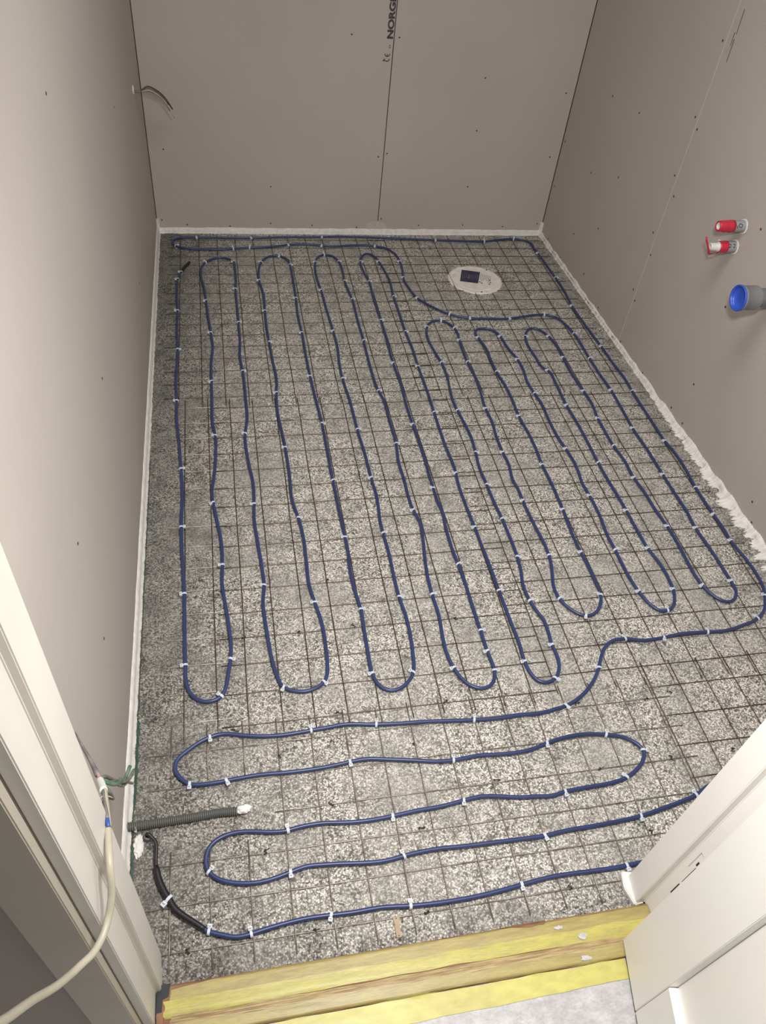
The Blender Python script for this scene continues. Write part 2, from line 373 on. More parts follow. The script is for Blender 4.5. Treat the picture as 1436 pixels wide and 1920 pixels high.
# left jamb: rebated liner
bm = bmesh.new(); prism(bm, [(XJ, .451), (-.185, .451), (-.181, .386), (-.191, .386), (-.191, YH), (XJ, YH)], .001, 2.05)
struct('trim_7', bev(bm), M['cream'])
bm = boxm(-.266, XJ, .319, YH-.0005, .004, 2.11); struct('trim_8', bev(bm), M['casing'])
# right jamb
bm = bmesh.new(); prism(bm, [(XK, .452), (.740, .452), (.734, .400), (.752, .400), (.752, YH), (XK, YH)], .012, 2.05)
jr = struct('trim_9', bev(bm), M['white_paint'])
bm = boxm(XK, .83, .319, YH-.0005, .004, 2.11); struct('trim_10', bev(bm), M['white_paint'])
bm = bmesh.new(); box(bm, XJ, XK, .386, .451, 2.04, 2.07); box(bm, XJ, XK, YH, .386, 2.05, 2.07); box(bm, -.266, .83, .319, YH-.0005, 2.05, 2.11)
struct('trim_11', fixn(bm), M['cream'])
# putty block under the right jamb
bm = bmesh.new(); prism(bm, [(.728, .462), (.752, .458), (.752, .398), (.731, .396), (.722, .43)], .0, .0125); struct('trim_12', bev(bm, .002), M['putty'])
# threshold: wooden sill, raised back, ridge and lower front
bm = bmesh.new()
prof = [(.394, -.02), (.394, .018), (.391, .0215), (.352, .0225), (.346, .0215), (.334, .0165), (.3125, .0145), (.3105, .008), (.3105, -.02)]
rows = [[bm.verts.new((x, y, z)) for y, z in prof] for x in (-.1895, .7510)]
n = len(prof)
for k in range(n): bm.faces.new((rows[0][k], rows[1][k], rows[1][(k+1) % n], rows[0][(k+1) % n]))
bm.faces.new(rows[0]); bm.faces.new(rows[1][::-1])
sill = struct('trim_13', fixn(bm), M['brownwood'])
def zs(y):
    pts = sorted([(y_, z_) for y_, z_ in prof if z_ > 0.005])
    if y <= pts[0][0]: return .0082
    for (a, za), (b2, zb) in zip(pts, pts[1:]):
        if a <= y <= b2: return za+(zb-za)*(y-a)/(b2-a+1e-9)
    return pts[-1][1]
def tape(name, y0, y1, x0, x1, m, lift, label, seedv, rag0=.006, rag1=.0015):
    rnd = random.Random(seedv); bm = bmesh.new(); rows = []
    nx = 160; ny = 8
    for i in range(nx+1):
        x = x0+(x1-x0)*i/nx
        e0 = y0(x)+noise.noise(Vector((x*16, seedv, 0)))*.0022; e1 = y1(x)+noise.noise(Vector((x*16, seedv+5, 0)))*.0022
        rows.append([])
        for j in range(ny+1):
            y = e0+(e1-e0)*j/ny
            xx = x + (noise.noise(Vector((y*90, seedv, 3)))*rag0 if i == 0 else 0)
            wr_ = max(0, noise.noise(Vector((x*7, y*60, seedv))))*.0012
            rows[-1].append(bm.verts.new((xx, y, zs(y)+lift+wr_)))
    for a, b2 in zip(rows, rows[1:]):
        for j in range(ny): bm.faces.new((a[j], a[j+1], b2[j+1], b2[j]))
    fixn(bm)
    if bm.faces[0:1] and bm.faces[:][0].normal.z < 0: bmesh.ops.reverse_faces(bm, faces=bm.faces)
    o = link(name, bm, m, smooth=True); return tag(o, label, 'tape', 'strips of yellow tape on the door sill')
tape('masking_tape', lambda x: .367-.004*(x > .5), lambda x: .3925-(0 if x > -.09 else (x+.09)*-.10), -.166, .7505, M['tape_tan'], .0006, 'tan yellow tape strip on the sill edge nearest the mesh floor', 2.2)
tape('masking_tape', lambda x: .344+.002*math.sin(x*5), lambda x: .3690, -.176, .7505, M['tape_yel'], .0011, 'yellow tape strip along the middle of the sill, above the dark crease', 4.1, .010)
tape('masking_tape', lambda x: .331, lambda x: .3445, -.165, .7505, M['tape_brown'], .0008, 'brown creased tape strip over the ridge of the door sill', 7.7)
tape('masking_tape', lambda x: .3112, lambda x: .3318, -.180, .7505, M['tape_tan'], .0014, 'narrow tan tape strip on the low front lip of the sill', 9.4, .010)
tape('masking_tape', lambda x: .272+.012*(x-.3), lambda x: .3102, -.183, .672, M['tape_bright'], .0012, 'widest bright yellow tape strip joining the sill to grey fleece', 11.3, .010)
# grey torn patches on the tape
for (x, y, rx, ry, lab) in ((.600, .3555, .011, .006, 'larger grey torn patch on the yellow tape near the door'), (.595, .320, .012, .0055, 'grey torn patch on the front tape strip near the white door'), (.558, .377, .010, .004, 'small grey torn patch on the tan tape by the mesh floor')):
    bm = bmesh.new(); rnd = random.Random(int(x*1000+y*333))
    ring = []
    for k in range(18):
        a = 2*math.pi*k/18; q = .6+.5*rnd.random(); px_, py_ = x+rx*q*math.cos(a), y+ry*q*math.sin(a)
        ring.append(bm.verts.new((px_, py_, zs(py_)+.0030)))
    bm.faces.new(ring); o = link('torn_patch', fixn(bm), M['fleece']); tag(o, lab, 'patch')
# left end of sill: painted black gap shade; then bare chipped brown spots
bm = bmesh.new(); prism(bm, [(-.1860, .3945), (-.166, .3955), (-.1685, .376), (-.1790, .372), (-.1800, .350), (-.1895, .350), (-.1890, .3820)], .0195, .0238); struct('trim_14', fixn(bm), M['gap_shade'])
bm = bmesh.new(); prism(bm, [(-.1885, .3520), (-.1775, .3530), (-.178, .315), (-.1885, .312)], .0205, .0240); struct('trim_15', fixn(bm), M['brownwood'])
bm = bmesh.new()
ring = [(.44, .3945), (.535, .3950), (.5375, .3905), (.53, .3870), (.522, .3885), (.505, .3862), (.48, .3895)]
vs = [bm.verts.new((x, y, .0236 if y < .3944 else .0195)) for x, y in ring]; bm.faces.new(vs)
o = link('exposed_wood_strip', fixn(bm), M['brownwood']); tag(o, 'sliver of bare reddish wood showing at the far edge of the taped sill', 'wood')
# hall floor with fleece
bm = bmesh.new(); box(bm, -1.6, 1.9, -1.8, .3105, -.05, .008); struct('floor_hall', fixn(bm), M['fleece'])
# right: open shaker door leaf
dr = empty('door_1', (.677, .339, .022)); dr['kind'] = 'structure'
dirv = Vector((-.21, -1, 0)).normalized(); ang = math.atan2(dirv.y, dirv.x)
dr.rotation_euler = (0, 0, ang)     # local +X runs along the leaf away from the hinge; local +Y = away from the opening?
# local frame: x along leaf, y = rotate(+90) of dir  -> points to +x world (behind leaf)
T_ = .04
def leafbox(name, x0, x1, z0, z1, y0=0, y1=T_, off=.0012):
    bm = boxm(x0, x1, y0, y1, z0, z1); o = link(name, bev(bm, off), M['white_paint'], dr); return o
leafbox('stile', 0, .1185, 0, 2.02)
leafbox('stile', .72, .84, 0, 2.02)
leafbox('rail', .1195, .719, 0, .171)
leafbox('rail', .1195, .719, 1.90, 2.02)
leafbox('panel', .1190, .7195, .171, 1.90, .0155, .0245, .0005)
# hinge
hg = leafbox('hinge', -.004, .0006, .30, .36, .004, .022, .0005); hg.data.materials[0] = M['wire']
bm = bmesh.new(); box(bm, .7512, .7522, .3865, .3877, .237, .299); box(bm, .7512, .7522, .380, .3877, .2985, .300); hp = link('hinge_recess', fixn(bm), M['joint'], jr)
bm = boxm(.7508, .7522, .3735, .3775, .136, .179); link('hinge_slot', fixn(bm), M['gap_shade'], jr)
bm = boxm(.7508, .7522, .3770, .3800, .264, .276); link('hinge_slot', fixn(bm), M['gap_shade'], jr)
# ================================================================= REINFORCEMENT MESH
RW = .00125
def wire_obj(parent, name, a, b2, z, m, sd):
    a = Vector((a[0], a[1], z)); b3 = Vector((b2[0], b2[1], z)); n = max(2, int((b3-a).length/.05)); d = (b3-a).normalized(); s = Vector((-d.y, d.x, 0))
    pts = []
    for i in range(n+1):
        p = a+(b3-a)*i/n
        pts.append(p+s*noise.noise(Vector((p.x*4, p.y*4, sd)))*.0022+Vector((0, 0, abs(noise.noise(Vector((p.x*6, p.y*6, sd+3))))*.0006)))
    o = link(name, tubem(pts, RW, 6), m, parent, True); return o
def sheet(label, xs, ys, x0, x1, y0, y1, z, m=M['wire'], mc=None, cuts=(), xcut=()):
    t = empty('reinforcement_mesh', ((x0+x1)/2, (y0+y1)/2, 0)); off = Vector(t.location)
    tag(t, label, 'steel mesh', 'steel reinforcement mesh sheets on the floor')
    for i, x in enumerate(xs):
        spans = [(y0, y1)]
        for (cx0, cx1, cy0, cy1) in cuts:
            if cx0 <= x <= cx1:
                spans = [(y0, cy0), (cy1, y1)]
        for (a, b2) in spans:
            o = wire_obj(t, 'long_wire', (x, a+random.uniform(-.004, .004)), (x, b2+random.uniform(-.004, .004)), z+2*RW, m, i*1.7+z*900)
            o.location = -off
    for i, y in enumerate(ys):
        xa = x0
        for (yy, xx) in xcut:
            if abs(yy-y) < .01: xa = xx
        o = wire_obj(t, 'cross_wire', (xa+random.uniform(-.003, .003), y), (x1+random.uniform(-.003, .003), y+random.uniform(-.002, .002)), z, mc or m, i*2.3+50+z*700)
        o.location = -off
    return t
F_ = lambda a, s, n: [a+s*i for i in range(n)]
Z0 = RW+.0003
sheet('steel mesh sheet in the far left, reaching the back wall', F_(-.164, .0765, 11), F_(2.1125, .0745, 16), -.213, .730, 2.060, 3.272, Z0)
sheet('steel mesh sheet in the far right, around the floor drain', [x for x in F_(.652, .0762, 12) if x < 1.48], F_(2.1155, .0745, 16), .655, 1.475, 2.072, 3.275, Z0+.0004, cuts=((.97, 1.16, 2.765, 2.99),))
sheet('narrow steel mesh strip along the left wall', [-.144, -.071], F_(.913, .0763, 16), -.192, -.024, .861, 2.10, Z0+.0002, M['wire'], M['wire_bright'])
sheet('steel mesh sheet in the middle of the floor, left of centre', F_(-.001, .0753, 10), [.893, .976]+F_(1.056, .0768, 14), -.061, .740, .866, 2.095, Z0+.0003)
sheet('steel mesh sheet right of centre, beside the right wall', F_(.741, .0775, 10), F_(.935, .0750, 16), .691, 1.492, .884, 2.072, Z0+.0006)
sheet('shiny steel mesh sheet closest to the doorway, left part', F_(-.171, .0765, 16), [.447, .527, .605, .686, .764, .843], -.219, 1.020, .413, .902, Z0+.0009, M['wire_mid'], M['wire_mid'], cuts=((-.18, .0, .632, .772),), xcut=((.447, -.185), (.686, .041)))
sheet('steel mesh sheet near the doorway, right part under the white jamb', F_(.984, .0765, 7), [.50, .57, .636, .715, .794, .873], .974, 1.490, .47, .944, Z0+.0011)
# ================================================================= HEATING CABLE
CABLE_RUNS = [
 ('black', [-2108,6639,-2016,6579,-1958,6447,-1972,6281,-1972,6070,-1939,5888,-1845,5628,-1711,5395,-1609,5213,-1437,5063,-1204,4892]),
 ('A', [-984,4724,-757,4645,-532,4565,-304,4563,-42,4604,400,4660,845,4689,1301,4677,1685,4661,2298,4669,2846,4616,3372,4587,3847,4583,4465,4609,5140,4674,5641,4722,6004,4736,6715,4719,7231,4713,7513,4719,7837,4736]),
 ('hid1', [8901,4814,10034,5051,10638,5439,10643,5931,10342,6122]),
 ('B', [10051,6103,9702,5950,9268,5847,8772,5756,8178,5657,7680,5623,7056,5598,6412,5588,5924,5547,5450,5552,4938,5560,4100,5582,3606,5604,3241,5593,2899,5564,2545,5522,2132,5535,1664,5587,1199,5629,948,5644,601,5574,321,5511,15,5473,-285,5490,-580,5554,-786,5642,-970,5802]),
 ('C', [-1026,6004,-999,6182,-889,6352,-702,6451,-420,6506,-77,6481,235,6424,549,6396,873,6438,1359,6452,1841,6395,2268,6375,2822,6398,3354,6442,3907,6462,4407,6521,4732,6557,5214,6505,5652,6421,6073,6389,6323,6354,6689,6411,7272,6440,7764,6458,8211,6534,8496,6664]),
 ('D', [8789,6891,8899,7051,8874,7171,8752,7345,8538,7492,8148,7602,7744,7673,7159,7668,6665,7574,6241,7466,5673,7444,4947,7489,4408,7447,3930,7483,3519,7563,3004,7653,2454,7732,2102,7712,1679,7669,1164,7646,658,7648,159,7672,-338,7650,-796,7617,-1086,7617,-1327,7650]),
 ('E', [-1504,7805,-1634,8016,-1604,8227,-1364,8431,-1163,8572,-893,8688,-620,8741,-247,8663,92,8593,538,8544,956,8548,1346,8576,1797,8605,2020,8628,2838,8537,3342,8494,4075,8458,4626,8409,5137,8369,5747,8334,6139,8354,6863,8347,7142,8396,7440,8452,7766,8574,8140,8811,8460,9106,8671,9377,8865,9705,9107,9988,9366,10143,9698,10150,10184,10046,10765,10070,11344,10131,12060,10101,12609,10091,13186,10207,13698,10360,14008,10565]),
 ('F', [14345,11073,14471,11370,14531,11824,14511,12419,14407,13170,14435,13812,14404,14280,14394,15465,14474,16465,14459,17233,14383,17747,14379,18692,14383,20552,14418,21396,14346,22333,14314,23421,14232,24804,14182,26337,14274,27637,14267,28732,14228,29879,14191,30926,14158,31545]),
 ('G', [14198,31728,13923,32184,13433,32334,12721,32250,11935,32089,10810,32124,9629,32189,7923,32322,6862,32415,5097,32470,4479,32433,2887,32415,1332,32309,-970,32327,-1655,32291]),
 ('H', [-1926,32075,-1987,31822,-1811,31545,-1459,31341,-819,31275,149,31252,938,31395,1800,31456,2476,31574,2890,31690,3643,31753,4381,31629,4976,31562,5684,31667,6737,31602,7241,31345,7508,30888,7595,30148,7561,29377,7465,28721,7545,27955,7740,27150,8211,26482,8786,25908,9530,25612,10442,25553,11143,25534,11792,25668,12359,25771,12734,25785,13130,25616,13376,25126]),
 ('L16', [13512,24358,13525,22656,13543,21641,13591,20643,13562,19510,13516,18466,13566,17420,13561,16129,13576,15315,13594,14487,13544,13761,13594,12996,13619,12267,13608,11686,13596,11348,13445,11114,13186,10993]),
 ('L15', [12986,11068,12813,11290,12687,11638,12646,12012,12660,12539,12688,13113,12681,13904,12620,14502,12573,15576,12514,16073,12536,16926,12455,17638,12449,18423,12463,19061,12561,19938,12523,20651,12467,21693,12481,22753,12496,23601,12398,24189,12231,24596,12083,24763]),
 ('L14', [11919,24828,11622,24614,11436,24234,11358,23591,11404,22860,11498,22101,11606,21967,11638,21233,11588,19874,11626,18910,11619,17803,11597,16861,11622,15806,11660,14654,11664,13740,11688,13115,11776,12655,11816,12211,11800,11869,11750,11511,11624,11195,11448,10973,11268,10886]),
 ('L13', [11070,10907,10864,11168,10736,11616,10673,12125,10666,12674,10670,13151,10663,13800,10728,14403,10740,15376,10718,16118,10734,16212,10796,16976,10741,17602,10668,18369,10674,19233,10709,20044,10641,20609,10586,21276,10663,21992,10655,22688,10487,23519,10425,24268]),
 ('L12', [10261,24690,9987,24854,9659,24819,9479,24572,9517,24223,9626,23552,9611,22733,9614,21963,9700,21087,9713,20357,9667,19374,9718,18563,9732,17764,9684,16890,9703,16070,9690,15418,9674,14881,9639,14369,9606,13741,9609,13162,9634,12601,9626,12034,9606,11596,9470,11289,9241,11051,9006,10962]),
 ('L11', [8842,11001,8637,11168,8401,11604,8374,11942,8470,12375,8586,12819,8625,13137,8638,13525,8587,14272,8540,15354,8546,15937,8505,16218,8590,17009,8559,17576,8573,18397,8642,19210,8609,19849,8703,20955,8725,21794,8677,22623,8690,23380,8727,24059,8781,24595,8720,24981]),
 ('L10', [8567,25264,8329,25462,8041,25448,7772,25231,7614,24850,7527,24260,7582,23424,7687,22636,7709,21938,7608,20922,7569,20301,7600,19823,7671,19064,7707,18375,7660,17641,7590,16864,7617,16134,7627,15461,7678,14659,7696,14040,7688,13169,7635,12627,7543,12191,7563,11623,7665,11195,7718,11061,7738,10606,7695,10172,7722,9883,7680,9562,7540,9305,7374,9181]),
 ('L9', [7171,9126,7001,9190,6875,9429,6831,9776,6861,10362,6837,10904,6827,11517,6814,12038,6806,12823,6782,13639,6764,14405,6729,15406,6742,16431,6775,16724,6746,18127,6762,19762,6783,21147,6770,22413,6794,23659,6752,24703,6771,26165,6772,27277,6841,28598,6783,29381,6670,30164]),
 ('L8', [6531,30675,6260,30913,6002,30675,5853,30165,5868,29321,5962,28480,5930,27123,5943,25528,5925,24105,5895,22675,5930,21373,5889,20052,5898,19176,5931,17727,5909,16112,5931,15405,5940,15341,5905,14389,5899,13604,5926,13074,5959,12244,5954,11404,5965,10817,5966,10188,5991,9614,5919,9363,5738,9188,5552,9158]),
 ('L7', [5337,9236,5152,9433,5000,9807,4921,10275,4937,10771,4991,11356,4972,12106,4980,12726,5048,13395,5145,14092,5197,14764,5102,15250,5073,15878,5089,16561,5069,17345,5157,18253,5157,19592,5153,20611,5068,21057,5021,22254,5025,23323,5043,24158,5035,25642,5052,27104,4979,27990,4941,28541,4983,29392,4923,30166]),
 ('L6', [4722,30673,4368,30811,4090,30603,3921,30127,3837,29399,3843,28503,3889,27822,3926,26461,3988,24835,4004,23765,3931,22685,3922,21821,3988,20763,4009,19828,4018,19032,4075,17785,4087,16720,4121,16020,4077,15271,4059,15117,4050,14417,4080,13719,4065,12928,4071,12110,4127,11500,4121,10862,4069,10257,4033,9988,3973,9794,3772,9532,3552,9386,3357,9358]),
 ('L5', [3180,9430,3043,9619,2974,9889,2967,10430,2982,11133,2997,11813,2925,12609,2916,13263,2954,13884,2943,14356,2929,15216,2917,16323,2909,16695,2911,17943,2907,19407,2859,20568,2808,22004,2794,23413,2802,24757,2772,26036,2814,27216,2842,29018,2826,29889]),
 ('L4', [2742,30398,2469,30669,2074,30669,1796,30425,1646,30117,1504,29412,1473,28628,1565,27677,1544,26312,1524,25199,1548,24180,1586,22978,1627,21772,1566,21138,1523,20142,1581,19019,1617,18295,1637,17175,1628,15834,1726,15227,1786,14522,1775,13599,1765,12728,1844,12159,1938,11588,1960,10962,1932,10278,1878,9931,1787,9778,1575,9645,1274,9584]),
 ('L3', [1024,9648,832,9747,698,10114,621,10564,571,11165,534,11741,524,12339,591,12859,573,13495,513,14522,478,15368,509,15887,536,16717,452,17688,419,19050,513,19717,528,20954,508,22426,455,23218,506,24299,506,25528,503,26765,507,27956,560,29037,543,29805,527,30172]),
 ('L2', [314,30438,-66,30545,-388,30398,-632,30135,-795,29681,-816,29048,-709,28069,-653,27108,-598,26012,-519,24865,-471,24034,-549,22976,-562,21881,-570,20846,-573,19627,-505,19020,-510,18261,-583,17208,-669,16414,-635,15965,-545,15274,-461,14496,-458,13662,-485,13063,-414,12237,-360,11598,-334,11081,-357,10677,-427,10291,-494,9915,-598,9687,-769,9597,-979,9594]),
 ('L1', [-1170,9687,-1327,9891,-1397,10150,-1415,10624,-1434,11717,-1443,12784,-1485,13752,-1520,14595,-1531,15152,-1506,16421,-1546,17543,-1622,18929,-1703,20173,-1694,20867,-1727,21764,-1691,23835,-1729,25193,-1710,26401,-1750,27847,-1721,28759]),
 ('end', [-1597,29329,-1457,29748,-1271,30136]),
]
TIE_SPOTS = {
 'black': [[-1717,5401]],
 'A': [[-985,4732],[-216,4575],[1302,4677],[2844,4617],[5139,4674],[7443,4717]],
 'B': [[9631,5929],[8175,5657],[5925,5548],[2898,5563],[607,5576],[-961,5803]],
 'C': [[630,6405],[2821,6398],[4406,6521],[6693,6409],[8212,6537]],
 'D': [[8884,7110],[8148,7602],[6664,7573],[4407,7448],[2103,7712],[-567,7631],[-1322,7659]],
 'E': [[-885,8688],[1345,8576],[2839,8538],[5134,8369],[7444,8455],[8668,9375],[9697,10148],[10765,10071],[12060,10101],[13697,10362]],
 'F': [[14345,11074],[14410,13169],[14404,14280],[14395,15464],[14385,17744],[14383,20551],[14314,23423],[14185,26418],[14267,28734],[14190,30925]],
 'G': [[13436,32331],[11935,32091],[9628,32189],[4478,32433],[1333,32310],[-970,32328]],
 'H': [[-1809,31549],[543,31320],[1251,31420],[2890,31688],[4382,31630],[6737,31601],[7595,30151],[7473,28803],[7742,27151],[8787,25910],[9531,25613],[11145,25537],[12738,25780]],
 'L16': [[13512,24357],[13525,22657],[13591,20644],[13517,18466],[13561,16129],[13545,13763],[13609,11685]],
 'L15': [[12689,11638],[12680,13902],[12516,16071],[12456,17637],[12464,19061],[12523,20652],[12481,22751],[12398,24184]],
 'L14': [[11439,24235],[11598,21966],[11588,19874],[11597,16860],[11660,14654],[11690,13115],[11764,11581],[11254,10894]],
 'L13': [[10736,11618],[10669,13152],[10739,15376],[10741,17602],[10642,20610],[10654,22688],[10425,24266]],
 'L12': [[9515,24229],[9615,21962],[9668,19375],[9684,16889],[9673,14877],[9609,13163],[9601,11598],[8924,10982]],
 'L11': [[8404,11606],[8624,13136],[8541,15356],[8559,17577],[8611,19849],[8677,22624],[8728,24056],[8739,24906]],
 'L10': [[8328,25454],[7665,25010],[7686,22637],[7600,19824],[7659,17642],[7617,16133],[7678,14660],[7688,13169],[7563,11626],[7699,10177],[7432,9219]],
 'L9': [[6832,9774],[6814,12039],[6764,14405],[6774,16725],[6762,19762],[6770,22413],[6752,24704],[6773,27276],[6671,30163]],
 'L8': [[5854,30165],[5962,28478],[5943,25529],[5896,22675],[5898,19176],[5909,16113],[5926,13072],[5965,10819],[5967,10187],[5988,9612]],
 'L7': [[5002,9807],[4972,12104],[5104,15249],[5156,18251],[5069,21059],[5043,24156],[5051,27104],[4942,28541],[4922,30167]],
 'L6': [[4366,30798],[3922,30129],[3889,27820],[3988,24834],[3923,21820],[4018,19033],[4087,16722],[4050,14417],[4072,12112],[3967,9790]],
 'L5': [[2977,9883],[2996,11811],[2943,14356],[2910,16696],[2906,19405],[2808,22004],[2802,24757],[2814,27216],[2826,29893]],
 'L4': [[2465,30663],[1648,30119],[1474,28628],[1544,26313],[1548,24180],[1567,21137],[1617,18295],[1725,15226],[1845,12158],[1782,9786]],
 'L3': [[838,9755],[590,12860],[509,15886],[420,19051],[508,22425],[506,25528],[508,27955],[518,30174]],
 'L2': [[-627,30136],[-653,27108],[-519,24864],[-562,21881],[-506,19017],[-643,16040],[-459,13661],[-358,10678],[-612,9693]],
 'L1': [[-1415,10623],[-1444,12783],[-1531,15152],[-1546,17544],[-1695,20869],[-1691,23835],[-1710,26401],[-1720,28759]],
 'end': [[-1598,29326]],
}

ZC = .0108; RC = .0044
P = []; seg = []
for s, l in CABLE_RUNS:
    for k in range(0, len(l), 2):
        P.append(Vector((l[k]/1e4, l[k+1]/1e4, 0))); seg.append(s)
D, si = cr(P, .008)
for _ in range(2): D = [D[0]]+[(D[i-1]+2*D[i]+D[i+1])/4 for i in range(1, len(D)-1)]+[D[-1]]
dseg = [seg[i] for i in si]
DZ = [Vector((p.x, p.y, ZC+noise.noise(Vector((p.x*9, p.y*9, 1)))*.0006)) for p in D]
ib = max(i for i, s in enumerate(dseg) if s == 'black'); ie = min(i for i, s in enumerate(dseg) if s == 'end')
hc = empty('heating_cable', (D[ib].x, D[ib].y, 0)); off = -Vector(hc.location)
tag(hc, 'long blue heating cable looping back and forth across the meshed floor', 'heating cable')
o = link('cable_sheath', tubem(DZ[ib-2:ie+3], RC, 10), M['cable'], hc, True); o.location = off
# dark supply end: thin lead rising out of the grey stub, then the thick joint sleeve
lead = [Vector((-.2165, .6655, .020)), Vector((-.2145, .6665, .024))]+[DZ[i]+Vector((0, 0, .010*(1-i/9))) for i in range(1, 10)]
o = link('supply_lead', tubem(cr(lead, .004)[0], .0036, 10), M['black'], hc, True); o.location = off
sl = DZ[8:ib+1]
o = link('joint_sleeve', tubem([p+Vector((0, 0, .0022)) for p in sl], lambda t: .0064 if .03 < t < .55 else (.0042 if t <= .03 else .0064-(t-.55)*.0032), 12), M['black'], hc, True); o.location = off
o['label'] = 'black heat-shrink joint sleeve'
e = DZ[ie:]
o = link('end_joint', tubem(e, lambda t: .0050 if t < .15 else 0.0058, 10), M['black'], hc, True); o.location = off; o['label'] = 'black end joint'
# cable ties
def tie_mesh(v):
    rnd = random.Random(v); bm = bmesh.new()
    # strap loop in local XZ plane (cable runs along Y)
    w = .0025+.0005*rnd.random(); n = 16; rings = []
    for k in range(n):
        a = 2*math.pi*k/n; cx, cz = math.cos(a), math.sin(a)
        rx, rz = .0058, (.0056 if cz > 0 else .0090)
        rings.append([bm.verts.new((cx*(rx+d), sgn*w, .0108+cz*(rz+d))) for d, sgn in ((0, -1), (.0009, -1), (.0009, 1), (0, 1))])
    for k in range(n):
        a, b2 = rings[k], rings[(k+1) % n]
        for q in range(4): bm.faces.new((a[q], a[(q+1) % 4], b2[(q+1) % 4], b2[q]))
    # square head with a slot lip on one side
    hx = .0082
    def tb_(x0, x1, y0, y1, z0, z1):
        b0 = len(bm.verts); box(bm, x0, x1, y0, y1, z0, z1)
    tb_(hx-.0030, hx+.0040, -.0042, .0042, .0090+.003*rnd.random(), .0155)
    # trimmed tail
    L_ = .003+.006*rnd.random(); s = rnd.choice((-1, 1))
    tb_(hx-.0008, hx+.0006, -.0022, .0022, .0145, .0150+L_)
    bm = fixn(bm)
    me = bpy.data.meshes.new('cable_tie'); bm.to_mesh(me); bm.free(); me.materials.append(M['tie']); return me
TM = [tie_mesh(k) for k in range(5)]
ORD = ['first', 'second', 'third', 'fourth', 'fifth', 'sixth', 'seventh', 'eighth', 'ninth', 'tenth', 'eleventh', 'twelfth', 'thirteenth', 'fourteenth', 'fifteenth', 'sixteenth', 'seventeenth', 'eighteenth', 'nineteenth', 'twentieth']
RUN = {'A': ('the blue cable run nearest the doorway', 'x'), 'B': ('the second blue run from the doorway', 'x'), 'C': ('the third blue run from the doorway', 'x'), 'D': ('the fourth blue run from the doorway', 'x'),
       'E': ('the fifth blue run from the doorway', 'x'), 'F': ('the blue run beside the right wall', 'y'), 'G': ('the blue run along the back wall', 'x'), 'H': ('the blue run sweeping past the floor drain', 'x')}
for k in range(16): RUN['L%d' % (k+1)] = ('the %s lengthwise blue leg from left wall' % ORD[k], 'y')
rt = random.Random(11)
for s, l in TIE_SPOTS.items():
    sp = [Vector((l[k]/1e4, l[k+1]/1e4, 0)) for k in range(0, len(l), 2)] if not isinstance(l[0], list) else [Vector((q[0]/1e4, q[1]/1e4, 0)) for q in l]
    if s in RUN:
        ax = RUN[s][1]; sp.sort(key=lambda p: p.x if ax == 'x' else p.y)
    for k, p in enumerate(sp):
        i = min(range(len(D)), key=lambda q: (D[q]-p).length_squared)
        t = (D[min(i+1, len(D)-1)]-D[max(i-1, 0)]).normalized()
        o = bpy.data.objects.new('cable_tie', rt.choice(TM)); C.objects.link(o)
        o.location = (D[i].x, D[i].y, 0)
        o.rotation_euler = (0, 0, math.atan2(t.y, t.x)-math.pi/2+(math.pi if rt.random() < .5 else 0)+rt.uniform(-.35, .35))
        if s == 'black': lab = 'white cable tie around the black joint sleeve near the left wall'; o.scale = (1.4, 1.1, 1.15)
        elif s == 'end': lab = 'white cable tie on the black end joint in the far left corner'
        elif RUN[s][1] == 'x': lab = 'white cable tie, %s from left on %s' % (ORD[k], RUN[s][0])
        else: lab = 'white cable tie, %s from front on %s' % (ORD[k], RUN[s][0])
        tag(o, lab, 'cable tie', 'white cable ties along the blue cable')
# bent tie-wire hooks holding the mesh
HK = [(-.001, 1.132), (.134, 1.135), (-.038, .884), (.45, 1.29), (.274, 1.135), (.54, 1.133), (.46, .897), (.2, .898), (.361, .799), (.226, 1.294), (.014, .604), (-.138, .445), (.096, .448), (.059, .805),
      (.158, .684), (.341, .609), (.315, .447), (.53, .689), (.77, .683), (.95, .69), (.829, .533), (.613, .448), (1.109, .689), (.957, .843), (1.025, .852), (.78, .852), (.892, 1.092)]
HK.sort(key=lambda p: p[1])
rh = random.Random(3)
for k, (x, y) in enumerate(HK):
    a = rh.uniform(0, 2*math.pi); h = rh.uniform(.007, .013); Lh = rh.uniform(.008, .016)
    pts = []
    for i in range(13):
        t = i/12; th = math.pi*1.25*t
        pts.append(Vector((math.cos(a)*(Lh*(t-.25)) + .003*math.sin(th*2), math.sin(a)*Lh*(t-.25), .0020+abs(math.sin(th))*h*.55)))
    t = empty('tie_wire', (x, y, 0)) if False else None
    bm = tubem(pts, .0008, 5)
    tube(bm, [p+Vector((.0018*math.sin(q*.9), .0018*math.cos(q*.9), 0)) for q, p in enumerate(pts[:9])], .0007, 5)
    o = link('tie_wire', bm, M['dark_wire'], None, True, (x, y, 0))
    near = 'the doorway sill' if y < .5 else ('the grey conduit' if x < .1 and y < .9 else 'the middle of the floor')
    tag(o, 'dark bent tie-wire hook on the mesh, %s' % (('%s one counted from the doorway' % ORD[k]) if k < 20 else '%s one counted back from the farthest' % ORD[len(HK)-1-k]), 'tie wire', 'dark bent tie wires on the mesh')
